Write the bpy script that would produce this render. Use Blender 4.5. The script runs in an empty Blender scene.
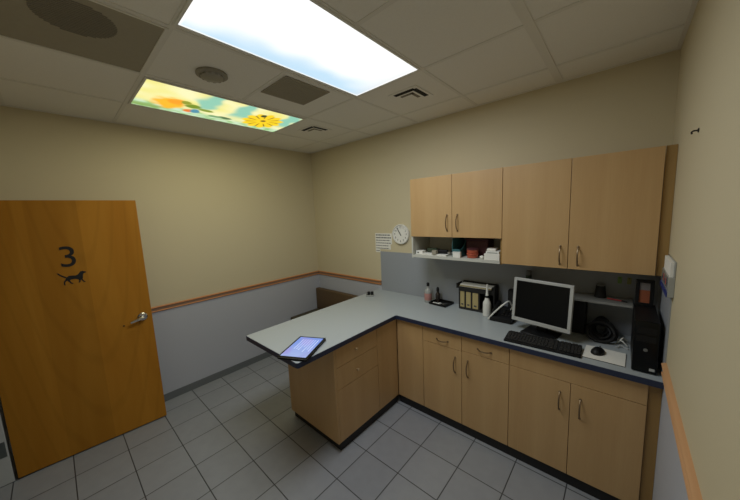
import bpy, bmesh, math, random
from mathutils import Vector, Matrix
random.seed(7)
SC = bpy.context.scene
COL = SC.collection
W, H, YF = 3.653, 2.741, -3.05          # room: x 0..W, back wall y = 0, front wall y = YF
PI = math.pi

# ------------------------------------------------------------------ materials
def lin(c):
    return tuple((v/255/12.92 if v/255 <= .04045 else ((v/255+.055)/1.055)**2.4) for v in c)

def newmat(name):
    m = bpy.data.materials.new(name); m.use_nodes = True
    nt = m.node_tree; b = nt.nodes['Principled BSDF']
    return m, nt, b

def N(nt, t, **kw):
    n = nt.nodes.new(t)
    for k, v in kw.items():
        if k.startswith('i_'):
            n.inputs[k[2:]].default_value = v
        else:
            setattr(n, k, v)
    return n

def plain(name, col, rough=.5, metal=0., var=.06, scale=40, bump=0., spec=.5):
    """single colour with a slight procedural mottle"""
    m, nt, b = newmat(name)
    tc = N(nt, 'ShaderNodeTexCoord')
    no = N(nt, 'ShaderNodeTexNoise'); no.inputs['Scale'].default_value = scale; no.inputs['Detail'].default_value = 3
    nt.links.new(tc.outputs['Object'], no.inputs['Vector'])
    mx = N(nt, 'ShaderNodeMix', data_type='RGBA')
    c = Vector(col)
    mx.inputs['A'].default_value = (*(c*(1-var)), 1); mx.inputs['B'].default_value = (*(c*(1+var)), 1)
    nt.links.new(no.outputs['Fac'], mx.inputs['Factor'])
    nt.links.new(mx.outputs['Result'], b.inputs['Base Color'])
    b.inputs['Roughness'].default_value = rough; b.inputs['Metallic'].default_value = metal
    b.inputs['Specular IOR Level'].default_value = spec
    if bump:
        bp = N(nt, 'ShaderNodeBump'); bp.inputs['Strength'].default_value = bump; bp.inputs['Distance'].default_value = .002
        nt.links.new(no.outputs['Fac'], bp.inputs['Height']); nt.links.new(bp.outputs['Normal'], b.inputs['Normal'])
    return m

def wood(name, c1, c2, rough=.42, axis='Z', scale=9., streak=.5):
    m, nt, b = newmat(name)
    tc = N(nt, 'ShaderNodeTexCoord')
    mp = N(nt, 'ShaderNodeMapping')
    s = {'Z': (1, 1, .05), 'X': (.05, 1, 1), 'Y': (1, .05, 1)}[axis]
    mp.inputs['Scale'].default_value = s
    nt.links.new(tc.outputs['Object'], mp.inputs['Vector'])
    n1 = N(nt, 'ShaderNodeTexNoise'); n1.inputs['Scale'].default_value = scale; n1.inputs['Detail'].default_value = 5
    n1.inputs['Distortion'].default_value = .6
    n2 = N(nt, 'ShaderNodeTexNoise'); n2.inputs['Scale'].default_value = scale*14; n2.inputs['Detail'].default_value = 2
    nt.links.new(mp.outputs['Vector'], n1.inputs['Vector']); nt.links.new(mp.outputs['Vector'], n2.inputs['Vector'])
    ad = N(nt, 'ShaderNodeMath', operation='MULTIPLY_ADD'); ad.inputs[1].default_value = .35
    nt.links.new(n2.outputs['Fac'], ad.inputs[0]); nt.links.new(n1.outputs['Fac'], ad.inputs[2])
    cr = N(nt, 'ShaderNodeValToRGB')
    cr.color_ramp.elements[0].position = .68-streak*.5; cr.color_ramp.elements[1].position = .68+streak*.5
    cr.color_ramp.elements[0].color = (*c2, 1); cr.color_ramp.elements[1].color = (*c1, 1)
    nt.links.new(ad.outputs[0], cr.inputs['Fac'])
    nt.links.new(cr.outputs['Color'], b.inputs['Base Color'])
    b.inputs['Roughness'].default_value = rough
    return m

def wall_mat(name, cream, grey, zsplit):
    m, nt, b = newmat(name)
    tc = N(nt, 'ShaderNodeTexCoord'); sp = N(nt, 'ShaderNodeSeparateXYZ')
    nt.links.new(tc.outputs['Object'], sp.inputs[0])
    gt = N(nt, 'ShaderNodeMath', operation='GREATER_THAN'); gt.inputs[1].default_value = zsplit
    nt.links.new(sp.outputs['Z'], gt.inputs[0])
    mx = N(nt, 'ShaderNodeMix', data_type='RGBA')
    mx.inputs['A'].default_value = (*grey, 1); mx.inputs['B'].default_value = (*cream, 1)
    nt.links.new(gt.outputs[0], mx.inputs['Factor']); nt.links.new(mx.outputs['Result'], b.inputs['Base Color'])
    no = N(nt, 'ShaderNodeTexNoise'); no.inputs['Scale'].default_value = 140
    nt.links.new(tc.outputs['Object'], no.inputs['Vector'])
    bp = N(nt, 'ShaderNodeBump'); bp.inputs['Strength'].default_value = .12; bp.inputs['Distance'].default_value = .002
    nt.links.new(no.outputs['Fac'], bp.inputs['Height']); nt.links.new(bp.outputs['Normal'], b.inputs['Normal'])
    b.inputs['Roughness'].default_value = .6; b.inputs['Specular IOR Level'].default_value = .3
    return m

def tile_mat(name, tx, ty, s, g, c, grout):
    m, nt, b = newmat(name)
    tc = N(nt, 'ShaderNodeTexCoord'); sp = N(nt, 'ShaderNodeSeparateXYZ')
    nt.links.new(tc.outputs['Object'], sp.inputs[0])
    ds, cells = [], []
    for ax, off in (('X', tx), ('Y', ty)):
        a = N(nt, 'ShaderNodeMath', operation='SUBTRACT'); a.inputs[1].default_value = off - 30*s
        d = N(nt, 'ShaderNodeMath', operation='DIVIDE'); d.inputs[1].default_value = s
        f = N(nt, 'ShaderNodeMath', operation='FRACT'); fl = N(nt, 'ShaderNodeMath', operation='FLOOR')
        h = N(nt, 'ShaderNodeMath', operation='SUBTRACT'); h.inputs[1].default_value = .5
        ab = N(nt, 'ShaderNodeMath', operation='ABSOLUTE')
        nt.links.new(sp.outputs[ax], a.inputs[0]); nt.links.new(a.outputs[0], d.inputs[0])
        nt.links.new(d.outputs[0], f.inputs[0]); nt.links.new(d.outputs[0], fl.inputs[0])
        nt.links.new(f.outputs[0], h.inputs[0]); nt.links.new(h.outputs[0], ab.inputs[0])
        ds.append(ab); cells.append(fl)
    mxm = N(nt, 'ShaderNodeMath', operation='MAXIMUM')
    nt.links.new(ds[0].outputs[0], mxm.inputs[0]); nt.links.new(ds[1].outputs[0], mxm.inputs[1])
    gr = N(nt, 'ShaderNodeMapRange'); gr.inputs['From Min'].default_value = .5-g/s*.65; gr.inputs['From Max'].default_value = .5-g/s*.4
    nt.links.new(mxm.outputs[0], gr.inputs['Value'])
    cb = N(nt, 'ShaderNodeCombineXYZ')
    nt.links.new(cells[0].outputs[0], cb.inputs[0]); nt.links.new(cells[1].outputs[0], cb.inputs[1])
    wn = N(nt, 'ShaderNodeTexWhiteNoise'); nt.links.new(cb.outputs[0], wn.inputs['Vector'])
    no = N(nt, 'ShaderNodeTexNoise'); no.inputs['Scale'].default_value = 14; no.inputs['Detail'].default_value = 6
    nt.links.new(tc.outputs['Object'], no.inputs['Vector'])
    sm = N(nt, 'ShaderNodeMath', operation='MULTIPLY_ADD'); sm.inputs[1].default_value = .35
    nt.links.new(wn.outputs['Value'], sm.inputs[0]); nt.links.new(no.outputs['Fac'], sm.inputs[2])
    mx = N(nt, 'ShaderNodeMix', data_type='RGBA'); cv = Vector(c)
    mx.inputs['A'].default_value = (*(cv*.88), 1); mx.inputs['B'].default_value = (*(cv*1.06), 1)
    nt.links.new(sm.outputs[0], mx.inputs['Factor'])
    m2 = N(nt, 'ShaderNodeMix', data_type='RGBA'); m2.inputs['B'].default_value = (*grout, 1)
    nt.links.new(gr.outputs['Result'], m2.inputs['Factor']); nt.links.new(mx.outputs['Result'], m2.inputs['A'])
    nt.links.new(m2.outputs['Result'], b.inputs['Base Color'])
    bp = N(nt, 'ShaderNodeBump', invert=True); bp.inputs['Strength'].default_value = .5; bp.inputs['Distance'].default_value = .002
    nt.links.new(gr.outputs['Result'], bp.inputs['Height']); nt.links.new(bp.outputs['Normal'], b.inputs['Normal'])
    b.inputs['Roughness'].default_value = .42
    return m

def emis(name, strength, col=None, attr=None):
    m, nt, b = newmat(name)
    b.inputs['Base Color'].default_value = (.5, .5, .5, 1); b.inputs['Roughness'].default_value = .35
    b.inputs['Emission Strength'].default_value = strength
    if attr:
        a = N(nt, 'ShaderNodeVertexColor'); a.layer_name = attr
        nt.links.new(a.outputs['Color'], b.inputs['Emission Color'])
        b.inputs['Base Color'].default_value = (.15, .15, .15, 1)
    else:
        b.inputs['Emission Color'].default_value = (*col, 1)
    return m

M = {}
CREAM, GREY = (.61, .535, .36), (.46, .475, .525)
M['wall'] = wall_mat('cream_and_grey_wall_paint', CREAM, GREY, .98)
M['hall'] = plain('hall_paint', lin((190, 184, 165)), .7)
M['floor'] = tile_mat('grey_ceramic_tile', 2.0394, -1.8337, .305, .006, (.275, .285, .305), lin((58, 58, 60)))
M['ceiling'] = plain('ceiling_tile', (.82, .80, .74), .95, var=.05, scale=160, bump=.25)
M['grid'] = plain('ceiling_grid_metal', (.74, .72, .66), .6, var=.02)
M['vent_grey'] = plain('grille_grey', (.33, .30, .23), .7, var=.05)
M['vent_dark'] = plain('grille_dark', (.21, .19, .145), .8)
M['black_slot'] = plain('black_slot', lin((16, 15, 13)), .8)
M['maple'] = wood('maple_laminate', lin((198, 163, 114)), lin((186, 149, 100)), .45, 'Z', 9, .6)
M['maple_shaded'] = wood('maple_laminate_shaded', lin((164, 132, 80)), lin((150, 116, 64)), .45, 'Z', 9, .6)  # maple darkened: shade on the recessed filler strips put into the colour
M['melamine'] = plain('white_melamine', lin((196, 196, 186)), .5, var=.02)
M['kick'] = plain('black_vinyl_kick', lin((26, 24, 24)), .6)
M['top'] = plain('grey_laminate_top', (.40, .435, .45), .32, var=.05, scale=220)
M['edge'] = plain('navy_edge_band', lin((40, 48, 72)), .4)
M['splash'] = plain('grey_laminate_splash', (.31, .33, .36), .45, var=.03, scale=120)
M['nickel'] = plain('brushed_nickel', lin((140, 122, 98)), .42, metal=1, var=.03)
M['knob_metal'] = plain('pale_bronze', lin((205, 180, 140)), .35, metal=.7, var=.03)
M['chrome'] = plain('satin_chrome', lin((205, 205, 205)), .22, metal=1, var=.02)
M['rail'] = wood('orange_wood_rail', lin((205, 140, 88)), lin((186, 120, 70)), .45, 'X', 7, .5)
M['rail_groove'] = plain('rail_groove', lin((140, 112, 90)), .5)
M['base'] = plain('grey_vinyl_base', lin((106, 110, 112)), .6)
M['black'] = plain('black_plastic', lin((18, 18, 19)), .5, spec=.3)
M['black_gloss'] = plain('black_gloss', lin((9, 11, 12)), .3, spec=.25)
M['soft_black'] = plain('soft_black', lin((30, 29, 28)), .75)
M['decal'] = plain('black_decal', lin((14, 12, 11)), .6)
M['white'] = plain('white_plastic', lin((222, 222, 216)), .4, var=.02)
M['paper'] = plain('white_paper', lin((232, 230, 222)), .8, var=.02)
M['ink'] = plain('dark_ink', lin((70, 70, 74)), .8)
M['silver'] = plain('silver_plastic', lin((186, 188, 186)), .38, metal=.15, var=.02)
M['cream_folder'] = plain('manila_folder', lin((176, 160, 112)), .75)
M['teal'] = plain('teal_board', lin((48, 98, 104)), .6)
M['maroon'] = plain('maroon_plastic', lin((74, 34, 40)), .5)
M['red'] = plain('red_orange_plastic', lin((176, 84, 60)), .4)
M['pink'] = plain('pink_label', lin((178, 128, 122)), .6)
M['amber'] = plain('dark_amber', lin((38, 28, 22)), .25)
M['green_dark'] = plain('dark_green_plastic', lin((52, 66, 48)), .5)
M['bench_back'] = plain('brown_vinyl', lin((92, 72, 46)), .55, var=.08, scale=60)
M['bench_seat'] = plain('olive_brown_vinyl', lin((70, 62, 42)), .55, var=.08, scale=60)
M['bench_leg'] = plain('dark_metal_leg', lin((40, 38, 36)), .4, metal=.6)
M['blue'] = plain('blue_stripe', lin((38, 52, 120)), .5)
M['red_ink'] = plain('red_ink', lin((170, 60, 60)), .7)
M['orange_pic'] = plain('orange_print', lin((150, 82, 52)), .6, var=.25, scale=60)
M['pic_top'] = plain('pale_print', lin((130, 125, 125)), .6)
M['tag_green'] = plain('pale_green', lin((130, 165, 90)), .6)
M['tag_olive'] = plain('pale_olive', lin((150, 150, 90)), .6)
M['jamb'] = plain('grey_white_frame_paint', lin((190, 192, 190)), .45, var=.02)
M['hinge'] = plain('dark_hinge', lin((90, 96, 96)), .5, metal=.2)
M['detector'] = plain('grey_detector', (.27, .25, .2), .5)
M['clear'] = plain('clear_grey_plastic', lin((158, 160, 156)), .15)
M['shelf_grey'] = plain('shelf_grey', lin((140, 140, 136)), .6)
M['grey_plastic'] = plain('grey_plastic', lin((110, 112, 112)), .5)

def door_mat():
    m, nt, b = newmat('honey_birch_door')
    tc = N(nt, 'ShaderNodeTexCoord'); mp = N(nt, 'ShaderNodeMapping'); mp.inputs['Scale'].default_value = (1, 1, .09)
    nt.links.new(tc.outputs['Object'], mp.inputs['Vector'])
    n1 = N(nt, 'ShaderNodeTexNoise'); n1.inputs['Scale'].default_value = 7; n1.inputs['Detail'].default_value = 4; n1.inputs['Distortion'].default_value = 1.2
    nt.links.new(mp.outputs['Vector'], n1.inputs['Vector'])
    cr = N(nt, 'ShaderNodeValToRGB')
    cr.color_ramp.elements[0].position = .3; cr.color_ramp.elements[1].position = .72
    cr.color_ramp.elements[0].color = (*lin((166, 111, 34)), 1); cr.color_ramp.elements[1].color = (*lin((178, 123, 42)), 1)
    nt.links.new(n1.outputs['Fac'], cr.inputs['Fac'])
    # veneer leaves: slightly different tone per vertical strip
    sp = N(nt, 'ShaderNodeSeparateXYZ'); nt.links.new(tc.outputs['Object'], sp.inputs[0])
    dv = N(nt, 'ShaderNodeMath', operation='MULTIPLY'); dv.inputs[1].default_value = 3.7
    fl = N(nt, 'ShaderNodeMath', operation='FLOOR'); wn = N(nt, 'ShaderNodeTexWhiteNoise', noise_dimensions='1D')
    nt.links.new(sp.outputs['X'], dv.inputs[0]); nt.links.new(dv.outputs[0], fl.inputs[0]); nt.links.new(fl.outputs[0], wn.inputs['W'])
    mr = N(nt, 'ShaderNodeMapRange'); mr.inputs['To Min'].default_value = .9; mr.inputs['To Max'].default_value = 1.08
    nt.links.new(wn.outputs['Value'], mr.inputs['Value'])
    # cathedral figure
    mp2 = N(nt, 'ShaderNodeMapping'); mp2.inputs['Scale'].default_value = (5.2, 1, .8); mp2.inputs['Location'].default_value = (-2.7, 0, -2.3)
    nt.links.new(tc.outputs['Object'], mp2.inputs['Vector'])
    wv = N(nt, 'ShaderNodeTexWave', wave_type='RINGS', rings_direction='Y'); wv.inputs['Scale'].default_value = .9; wv.inputs['Distortion'].default_value = 2.5
    wv.inputs['Detail'].default_value = 1
    nt.links.new(mp2.outputs['Vector'], wv.inputs['Vector'])
    mr2 = N(nt, 'ShaderNodeMapRange'); mr2.inputs['From Min'].default_value = .0; mr2.inputs['From Max'].default_value = .18
    mr2.inputs['To Min'].default_value = .93; mr2.inputs['To Max'].default_value = 1.
    nt.links.new(wv.outputs['Fac'], mr2.inputs['Value'])
    mm = N(nt, 'ShaderNodeMath', operation='MULTIPLY'); nt.links.new(mr.outputs['Result'], mm.inputs[0]); nt.links.new(mr2.outputs['Result'], mm.inputs[1])
    vm = N(nt, 'ShaderNodeVectorMath', operation='SCALE')
    nt.links.new(cr.outputs['Color'], vm.inputs[0]); nt.links.new(mm.outputs[0], vm.inputs['Scale'])
    nt.links.new(vm.outputs[0], b.inputs['Base Color'])
    b.inputs['Roughness'].default_value = .55; b.inputs['Specular IOR Level'].default_value = .12
    return m
M['door'] = door_mat()

# ------------------------------------------------------------------ mesh helpers
def bx(bm, x0, x1, y0, y1, z0, z1, bev=0., seg=2, rot=None, at=None):
    t = bmesh.new()
    bmesh.ops.create_cube(t, size=1)
    for v in t.verts:
        v.co = Vector((x0+(v.co.x+.5)*(x1-x0), y0+(v.co.y+.5)*(y1-y0), z0+(v.co.z+.5)*(z1-z0)))
    if bev:
        bmesh.ops.bevel(t, geom=t.edges[:], offset=bev, segments=seg, profile=.5, affect='EDGES')
    return merge(bm, t, rot, at)

def merge(bm, t, rot=None, at=None):
    if rot is not None:
        bmesh.ops.transform(t, matrix=rot, verts=t.verts)
    if at is not None:
        bmesh.ops.translate(t, vec=Vector(at), verts=t.verts)
    me = bpy.data.meshes.new('tmp'); t.to_mesh(me); t.free()
    bm.from_mesh(me); bpy.data.meshes.remove(me)
    return bm

def tube(bm, pts, r, n=8, closed=False, cap=True):
    pts = [Vector(p) for p in pts]; rings = []
    rr = r if isinstance(r, (list, tuple)) else [r]*len(pts)
    up = None
    for i, p in enumerate(pts):
        if closed: d = pts[(i+1) % len(pts)] - pts[i-1]
        else: d = pts[min(i+1, len(pts)-1)] - pts[max(i-1, 0)]
        d.normalize()
        if up is None: up = d.orthogonal().normalized()
        up = (up - d*up.dot(d)).normalized(); s = d.cross(up)
        rings.append([bm.verts.new(p + (up*math.cos(2*PI*k/n) + s*math.sin(2*PI*k/n))*rr[i]) for k in range(n)])
    for i in range(len(rings) - (0 if closed else 1)):
        a, b = rings[i], rings[(i+1) % len(rings)]
        for k in range(n): bm.faces.new((a[k], a[(k+1) % n], b[(k+1) % n], b[k]))
    if cap and not closed:
        bm.faces.new(rings[0][::-1]); bm.faces.new(rings[-1])
    return bm

def lathe(bm, prof, n=24, axis='Z', at=(0, 0, 0)):
    """prof: list of (radius, height)"""
    t = bmesh.new(); rings = []
    for r, z in prof:
        rings.append([t.verts.new((max(r, 1e-4)*math.cos(2*PI*k/n), max(r, 1e-4)*math.sin(2*PI*k/n), z)) for k in range(n)])
    for a, b in zip(rings, rings[1:]):
        for k in range(n): t.faces.new((a[k], a[(k+1) % n], b[(k+1) % n], b[k]))
    t.faces.new(rings[0][::-1]); t.faces.new(rings[-1])
    rot = {'Z': Matrix.Identity(4), 'Y': Matrix.Rotation(PI/2, 4, 'X'), 'X': Matrix.Rotation(PI/2, 4, 'Y')}[axis]
    return merge(bm, t, rot, at)

def prism(bm, poly, a0, a1, plane='XZ', at=(0, 0, 0), bev=0.):
    """extrude a 2-D outline; plane XZ runs along y, XY along z, YZ along x"""
    t = bmesh.new()
    def P(u, v, w): return {'XZ': (u, w, v), 'XY': (u, v, w), 'YZ': (w, u, v)}[plane]
    lo = [t.verts.new(P(u, v, a0)) for u, v in poly]; hi = [t.verts.new(P(u, v, a1)) for u, v in poly]
    n = len(poly)
    t.faces.new(lo); t.faces.new(hi[::-1])
    for i in range(n): t.faces.new((lo[i], hi[i], hi[(i+1) % n], lo[(i+1) % n]))
    bmesh.ops.recalc_face_normals(t, faces=t.faces)
    if bev: bmesh.ops.bevel(t, geom=t.edges[:], offset=bev, segments=2, profile=.5, affect='EDGES')
    return merge(bm, t, None, at)

def obj(name, bm, mat, parent=None, smooth=True, loc=None):
    bmesh.ops.recalc_face_normals(bm, faces=bm.faces)
    me = bpy.data.meshes.new(name); bm.to_mesh(me); bm.free()
    if smooth:
        me.shade_smooth(); me.set_sharp_from_angle(angle=math.radians(21))
    me.materials.append(M[mat] if isinstance(mat, str) else mat)
    o = bpy.data.objects.new(name, me); COL.objects.link(o)
    if parent: o.parent = parent
    if loc: o.location = loc
    return o

def B(): return bmesh.new()

def thing(name, label, cat, loc=(0, 0, 0), rz=0, group=None):
    o = bpy.data.objects.new(name, None); COL.objects.link(o); o.empty_display_size = .05
    o.location = loc; o.rotation_euler = (0, 0, rz)
    return tag(o, label, cat, group)

def tag(o, label, cat, group=None):
    o['label'] = label; o['category'] = cat
    if group: o['group'] = group
    return o

def struct(name, bm, mat, parent=None, label=None, smooth=False):
    o = obj(name, bm, mat, parent, smooth); o['kind'] = 'structure'
    if label: o['label'] = label
    return o

def text_bm(s, size, depth=.001):
    cu = bpy.data.curves.new('t', 'FONT'); cu.body = s; cu.size = size; cu.extrude = depth
    cu.align_x = 'CENTER'; cu.align_y = 'CENTER'
    o = bpy.data.objects.new('t', cu); COL.objects.link(o)
    dg = bpy.context.evaluated_depsgraph_get(); dg.update()
    me = bpy.data.meshes.new_from_object(o.evaluated_get(dg)); bm = B(); bm.from_mesh(me)
    bpy.data.objects.remove(o); bpy.data.curves.remove(cu); bpy.data.meshes.remove(me)
    return bm

# ------------------------------------------------------------------ the room
struct('floor', bx(B(), -.15, W+.15, YF-1.4, .15, -.1, 0), 'floor')
struct('ceiling', bx(B(), -.15, W+.15, YF-.14, .15, H, H+.1), 'ceiling')
struct('wall_back', bx(B(), -.15, W+.15, 0, .12, 0, H), 'wall')
struct('wall_left', bx(B(), -.12, 0, YF-.12, 0, 0, H), 'wall')
struct('wall_right', bx(B(), W, W+.12, YF-.12, 0, 0, H), 'wall')
DX0, DX1, DH = .207, 1.125, 2.05        # doorway in the front wall
b = bx(B(), 0, DX0-.03, YF-.12, YF, 0, H); bx(b, DX1+.03, W, YF-.12, YF, 0, H); bx(b, DX0-.03, DX1+.03, YF-.12, YF, DH+.03, H)
struct('wall_front', b, 'wall')
b = bx(B(), -.15, 2.2, YF-1.4, YF-1.28, 0, 2.5); bx(b, -.15, -.03, YF-1.28, YF-.12, 0, 2.5); bx(b, 2.1, 2.2, YF-1.28, YF-.12, 0, 2.5)
bx(b, -.15, 2.2, YF-1.4, YF-.14, 2.5, 2.6)
struct('wall_hall', b, 'hall')
# vinyl cove base
def cove(path_a, path_b): pass
struct('baseboard_left', bx(B(), .0005, .008, YF, -.0005, .001, .078, .002), 'base')
struct('baseboard_back', bx(B(), .009, 1.19, -.008, -.0005, .001, .078, .002), 'base')
struct('baseboard_right', bx(B(), W-.008, W-.0005, YF+.001, -.64, .001, .078, .002), 'base')
# chair rail, half-round beads over a groove
def rail_profile(n=6):
    p = [(0, .952)]
    p += [(.007+.008*math.sin(PI*k/n), .953+.014*k/n) for k in range(n+1)]
    p += [(.008, .9675), (.008, .992)]
    p += [(.007+.010*math.sin(PI*k/n), .9925+.014*k/n) for k in range(n+1)]
    p += [(0, 1.0075)]
    return p
rp = rail_profile()
M['rail_y'] = wood('orange_wood_rail_side', lin((205, 140, 88)), lin((186, 120, 70)), .45, 'Y', 7, .5)
M['rail_pale'] = wood('pale_wood_rail', lin((206, 160, 116)), lin((190, 144, 100)), .5, 'Y', 7, .5)
def rail(name, b, mat):
    o = struct(name, b, mat, smooth=True)
    if name != 'trim_3':
        o.data.materials.append(M['rail_groove'])
        for f in o.data.polygons:
            if .968 < f.center.z < .9915 and abs(f.normal.z) < .5: f.material_index = 1
b = B(); prism(b, [(d, z) for d, z in rp], YF+.01, -.001, 'XZ'); rail('trim_1', b, M['rail_y'])
b = B(); prism(b, [(-d, z) for d, z in rp], .02, 1.247, 'YZ'); rail('trim_2', b, M['rail'])
b = B(); prism(b, [(W-d*1.15, .943+(z-.952)*1.2) for d, z in rp], YF+.01, -.635, 'XZ'); rail('trim_3', b, M['rail_pale'])
# laminate backsplash panels
b = bx(B(), 1.25, W-.0005, -.006, -.0005, .8935, 1.375); bx(b, W-.006, W-.0005, -.615, -.0065, .8935, 1.375)
struct('trim_4', b, 'splash')
# ceiling grid
b = B()
XL = [.60, 1.21, 1.82, 2.43]
for x in XL: bx(b, x-.012, x+.012, YF, 0, H-.0035, H+.002)
bx(b, 3.022, 3.068, YF, 0, H-.0045, H+.002)
for y in (-.32, -.935, -2.155, -2.765): bx(b, 0, W, y-.012, y+.012, H-.003, H+.002)
for x0, x1 in ((1.21, 1.82), (2.43, 3.03)): bx(b, x0, x1, -1.557, -1.533, H-.0025, H+.002)
for a in ((0, W, -.02, 0), (0, .02, YF, 0), (W-.02, W, YF, 0)): bx(b, *a, H-.0055-.0004*a[0], H+.002)
struct('trim_5', b, 'grid')
# door frame
b = B()
for x0, x1 in ((DX0-.035, DX0), (DX1, DX1+.035)): bx(b, x0, x1, YF-.13, YF+.004, .001, DH, .002)
bx(b, DX0-.035, DX1+.035, YF-.13, YF+.004, DH, DH+.035, .002)
struct('trim_6', b, 'jamb')

# door leaf, opened against the left wall
A0, A1 = Vector((.2145, -3.0287)), Vector((.2834, -2.1277))
ang = math.atan2(A1.y-A0.y, A1.x-A0.x); LW = (A1-A0).length
dr = thing('door_1', 'honey birch door numbered 3 standing open against the left wall', 'door', (A0.x, A0.y, 0), ang)
dr['kind'] = 'structure'
# local frame: +x along the leaf from the hinge, visible face at y = 0 facing -y
obj('door_leaf', bx(B(), 0, LW, 0, .044, .012, 2.037, .0015), 'door', dr)
t = text_bm('3', .228, .0008)
R90 = Matrix.Rotation(PI/2, 4, 'X')
bmesh.ops.transform(t, matrix=Matrix.Translation((.448, -.0015, 1.598)) @ R90, verts=t.verts)
o = obj('door_number', t, 'decal', dr, False); o['label'] = 'black number 3'
dog = [(125,312),(138,314),(150,325),(168,333),(188,343),(203,333),(222,331),(252,331),(268,324),(280,312),(290,300),(302,299),(306,296),(312,300),(330,303),(331,309),(318,313),(308,319),(303,332),(302,348),(296,358),(304,372),(315,379),(310,384),(299,380),(286,364),(281,369),(279,379),(272,386),(263,384),(264,379),(271,375),(268,361),(246,356),(216,360),(206,366),(212,380),(228,388),(224,393),(209,391),(196,375),(187,368),(173,378),(169,392),(172,401),(163,403),(160,392),(163,376),(174,362),(182,351),(170,345),(150,336),(134,324)]
def leafxy(X, row): return (-2.655+(X-125)*.00077 - A0.y, 1.487-(row-312)*.00106-(X-125)*.000105)
b = B(); prism(b, [leafxy(*q) for q in dog], -.0018, -.0004, 'XZ')
o = obj('dog_silhouette', b, 'decal', dr, False); o['label'] = 'black walking dog silhouette'
b = lathe(B(), [(.036, 0), (.036, .008), (.03, .013), (.015, .015), (.015, .045), (.017, .05), (.0, .052)], 20, 'Y', (LW-.068, -.0005, 1.012))
tube(b, [(LW-.068, -.045, 1.012), (LW-.085, -.05, 1.009), (LW-.12, -.051, 1.0), (LW-.155, -.047, .989)], [.015, .014, .012, .009], 10)
bmesh.ops.recalc_face_normals(b, faces=b.faces)
o = obj('lever_handle', b, 'chrome', dr); o['label'] = 'satin chrome lever handle'
b = lathe(B(), [(.006, 0), (.006, .004), (.002, .005)], 12, 'Y', (LW-.2, -.0005, .965)); obj('stop_screw', b, 'bench_leg', dr)
b = B()
for z in (.21, 1.0, 1.8):
    t_ = bx(B(), -.004, .0, .002, .042, z, z+.115); merge(b, t_)
obj('hinge_plates', b, 'hinge', dr, False)
b = B()
for z in (.21, 1.0, 1.8):
    bx(b, DX0-.002, DX0+.003, YF-.045, YF-.004, z, z+.115, .0008)
struct('trim_7', b, 'hinge')

# ------------------------------------------------------------------ ceiling fixtures
def colour_grid(name, x0, x1, y0, y1, z, nx, ny, fn, mat, parent):
    bm = B(); lay = bm.loops.layers.float_color.new('print')
    vs = [[bm.verts.new((x0+(x1-x0)*i/nx, y0+(y1-y0)*j/ny, z)) for i in range(nx+1)] for j in range(ny+1)]
    for j in range(ny):
        for i in range(nx):
            f = bm.faces.new((vs[j][i], vs[j+1][i], vs[j+1][i+1], vs[j][i+1]))
            for l in f.loops:
                l[lay] = (*fn((l.vert.co.x-x0)/(x1-x0), (l.vert.co.y-y0)/(y1-y0)), 1)
    # a thin translucent sheet: give it its thickness
    e = bmesh.ops.extrude_face_region(bm, geom=bm.faces[:])
    for g in e['geom']:
        if isinstance(g, bmesh.types.BMVert): g.co.z += .003
    bmesh.ops.recalc_face_normals(bm, faces=bm.faces)
    me = bpy.data.meshes.new(name); bm.to_mesh(me); bm.free(); me.materials.append(mat)
    o = bpy.data.objects.new(name, me); COL.objects.link(o); o.parent = parent
    return o
from mathutils import noise
def mixc(a, b_, f): f = max(0, min(1, f)); return tuple(p*(1-f)+q*f for p, q in zip(a, b_))
def ss(x, a, b_): x = max(0, min(1, (x-a)/(b_-a))); return x*x*(3-2*x)
def sky(s, t):                              # pale blue sky with soft white clouds print
    n = noise.noise((s*1.6+3, t*3.2, .3))*.35 + noise.noise((s*4+1, t*9, 2.))*.12
    rim = min(s*.543, (1-s)*.543, t*1.18, (1-t)*1.18)
    f = ss(s + .7*n + .25*(1-t), .12, .62)
    f = max(f, 1-ss(rim, .004, .010))
    k = ss(.1*n + (1-t), .0, .12)
    return mixc(mixc(lin((196, 228, 250)), (1.1, 1.1, 1.09), f), lin((226, 232, 236)), (1-k)*.6*ss(rim, .004, .010))
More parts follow.
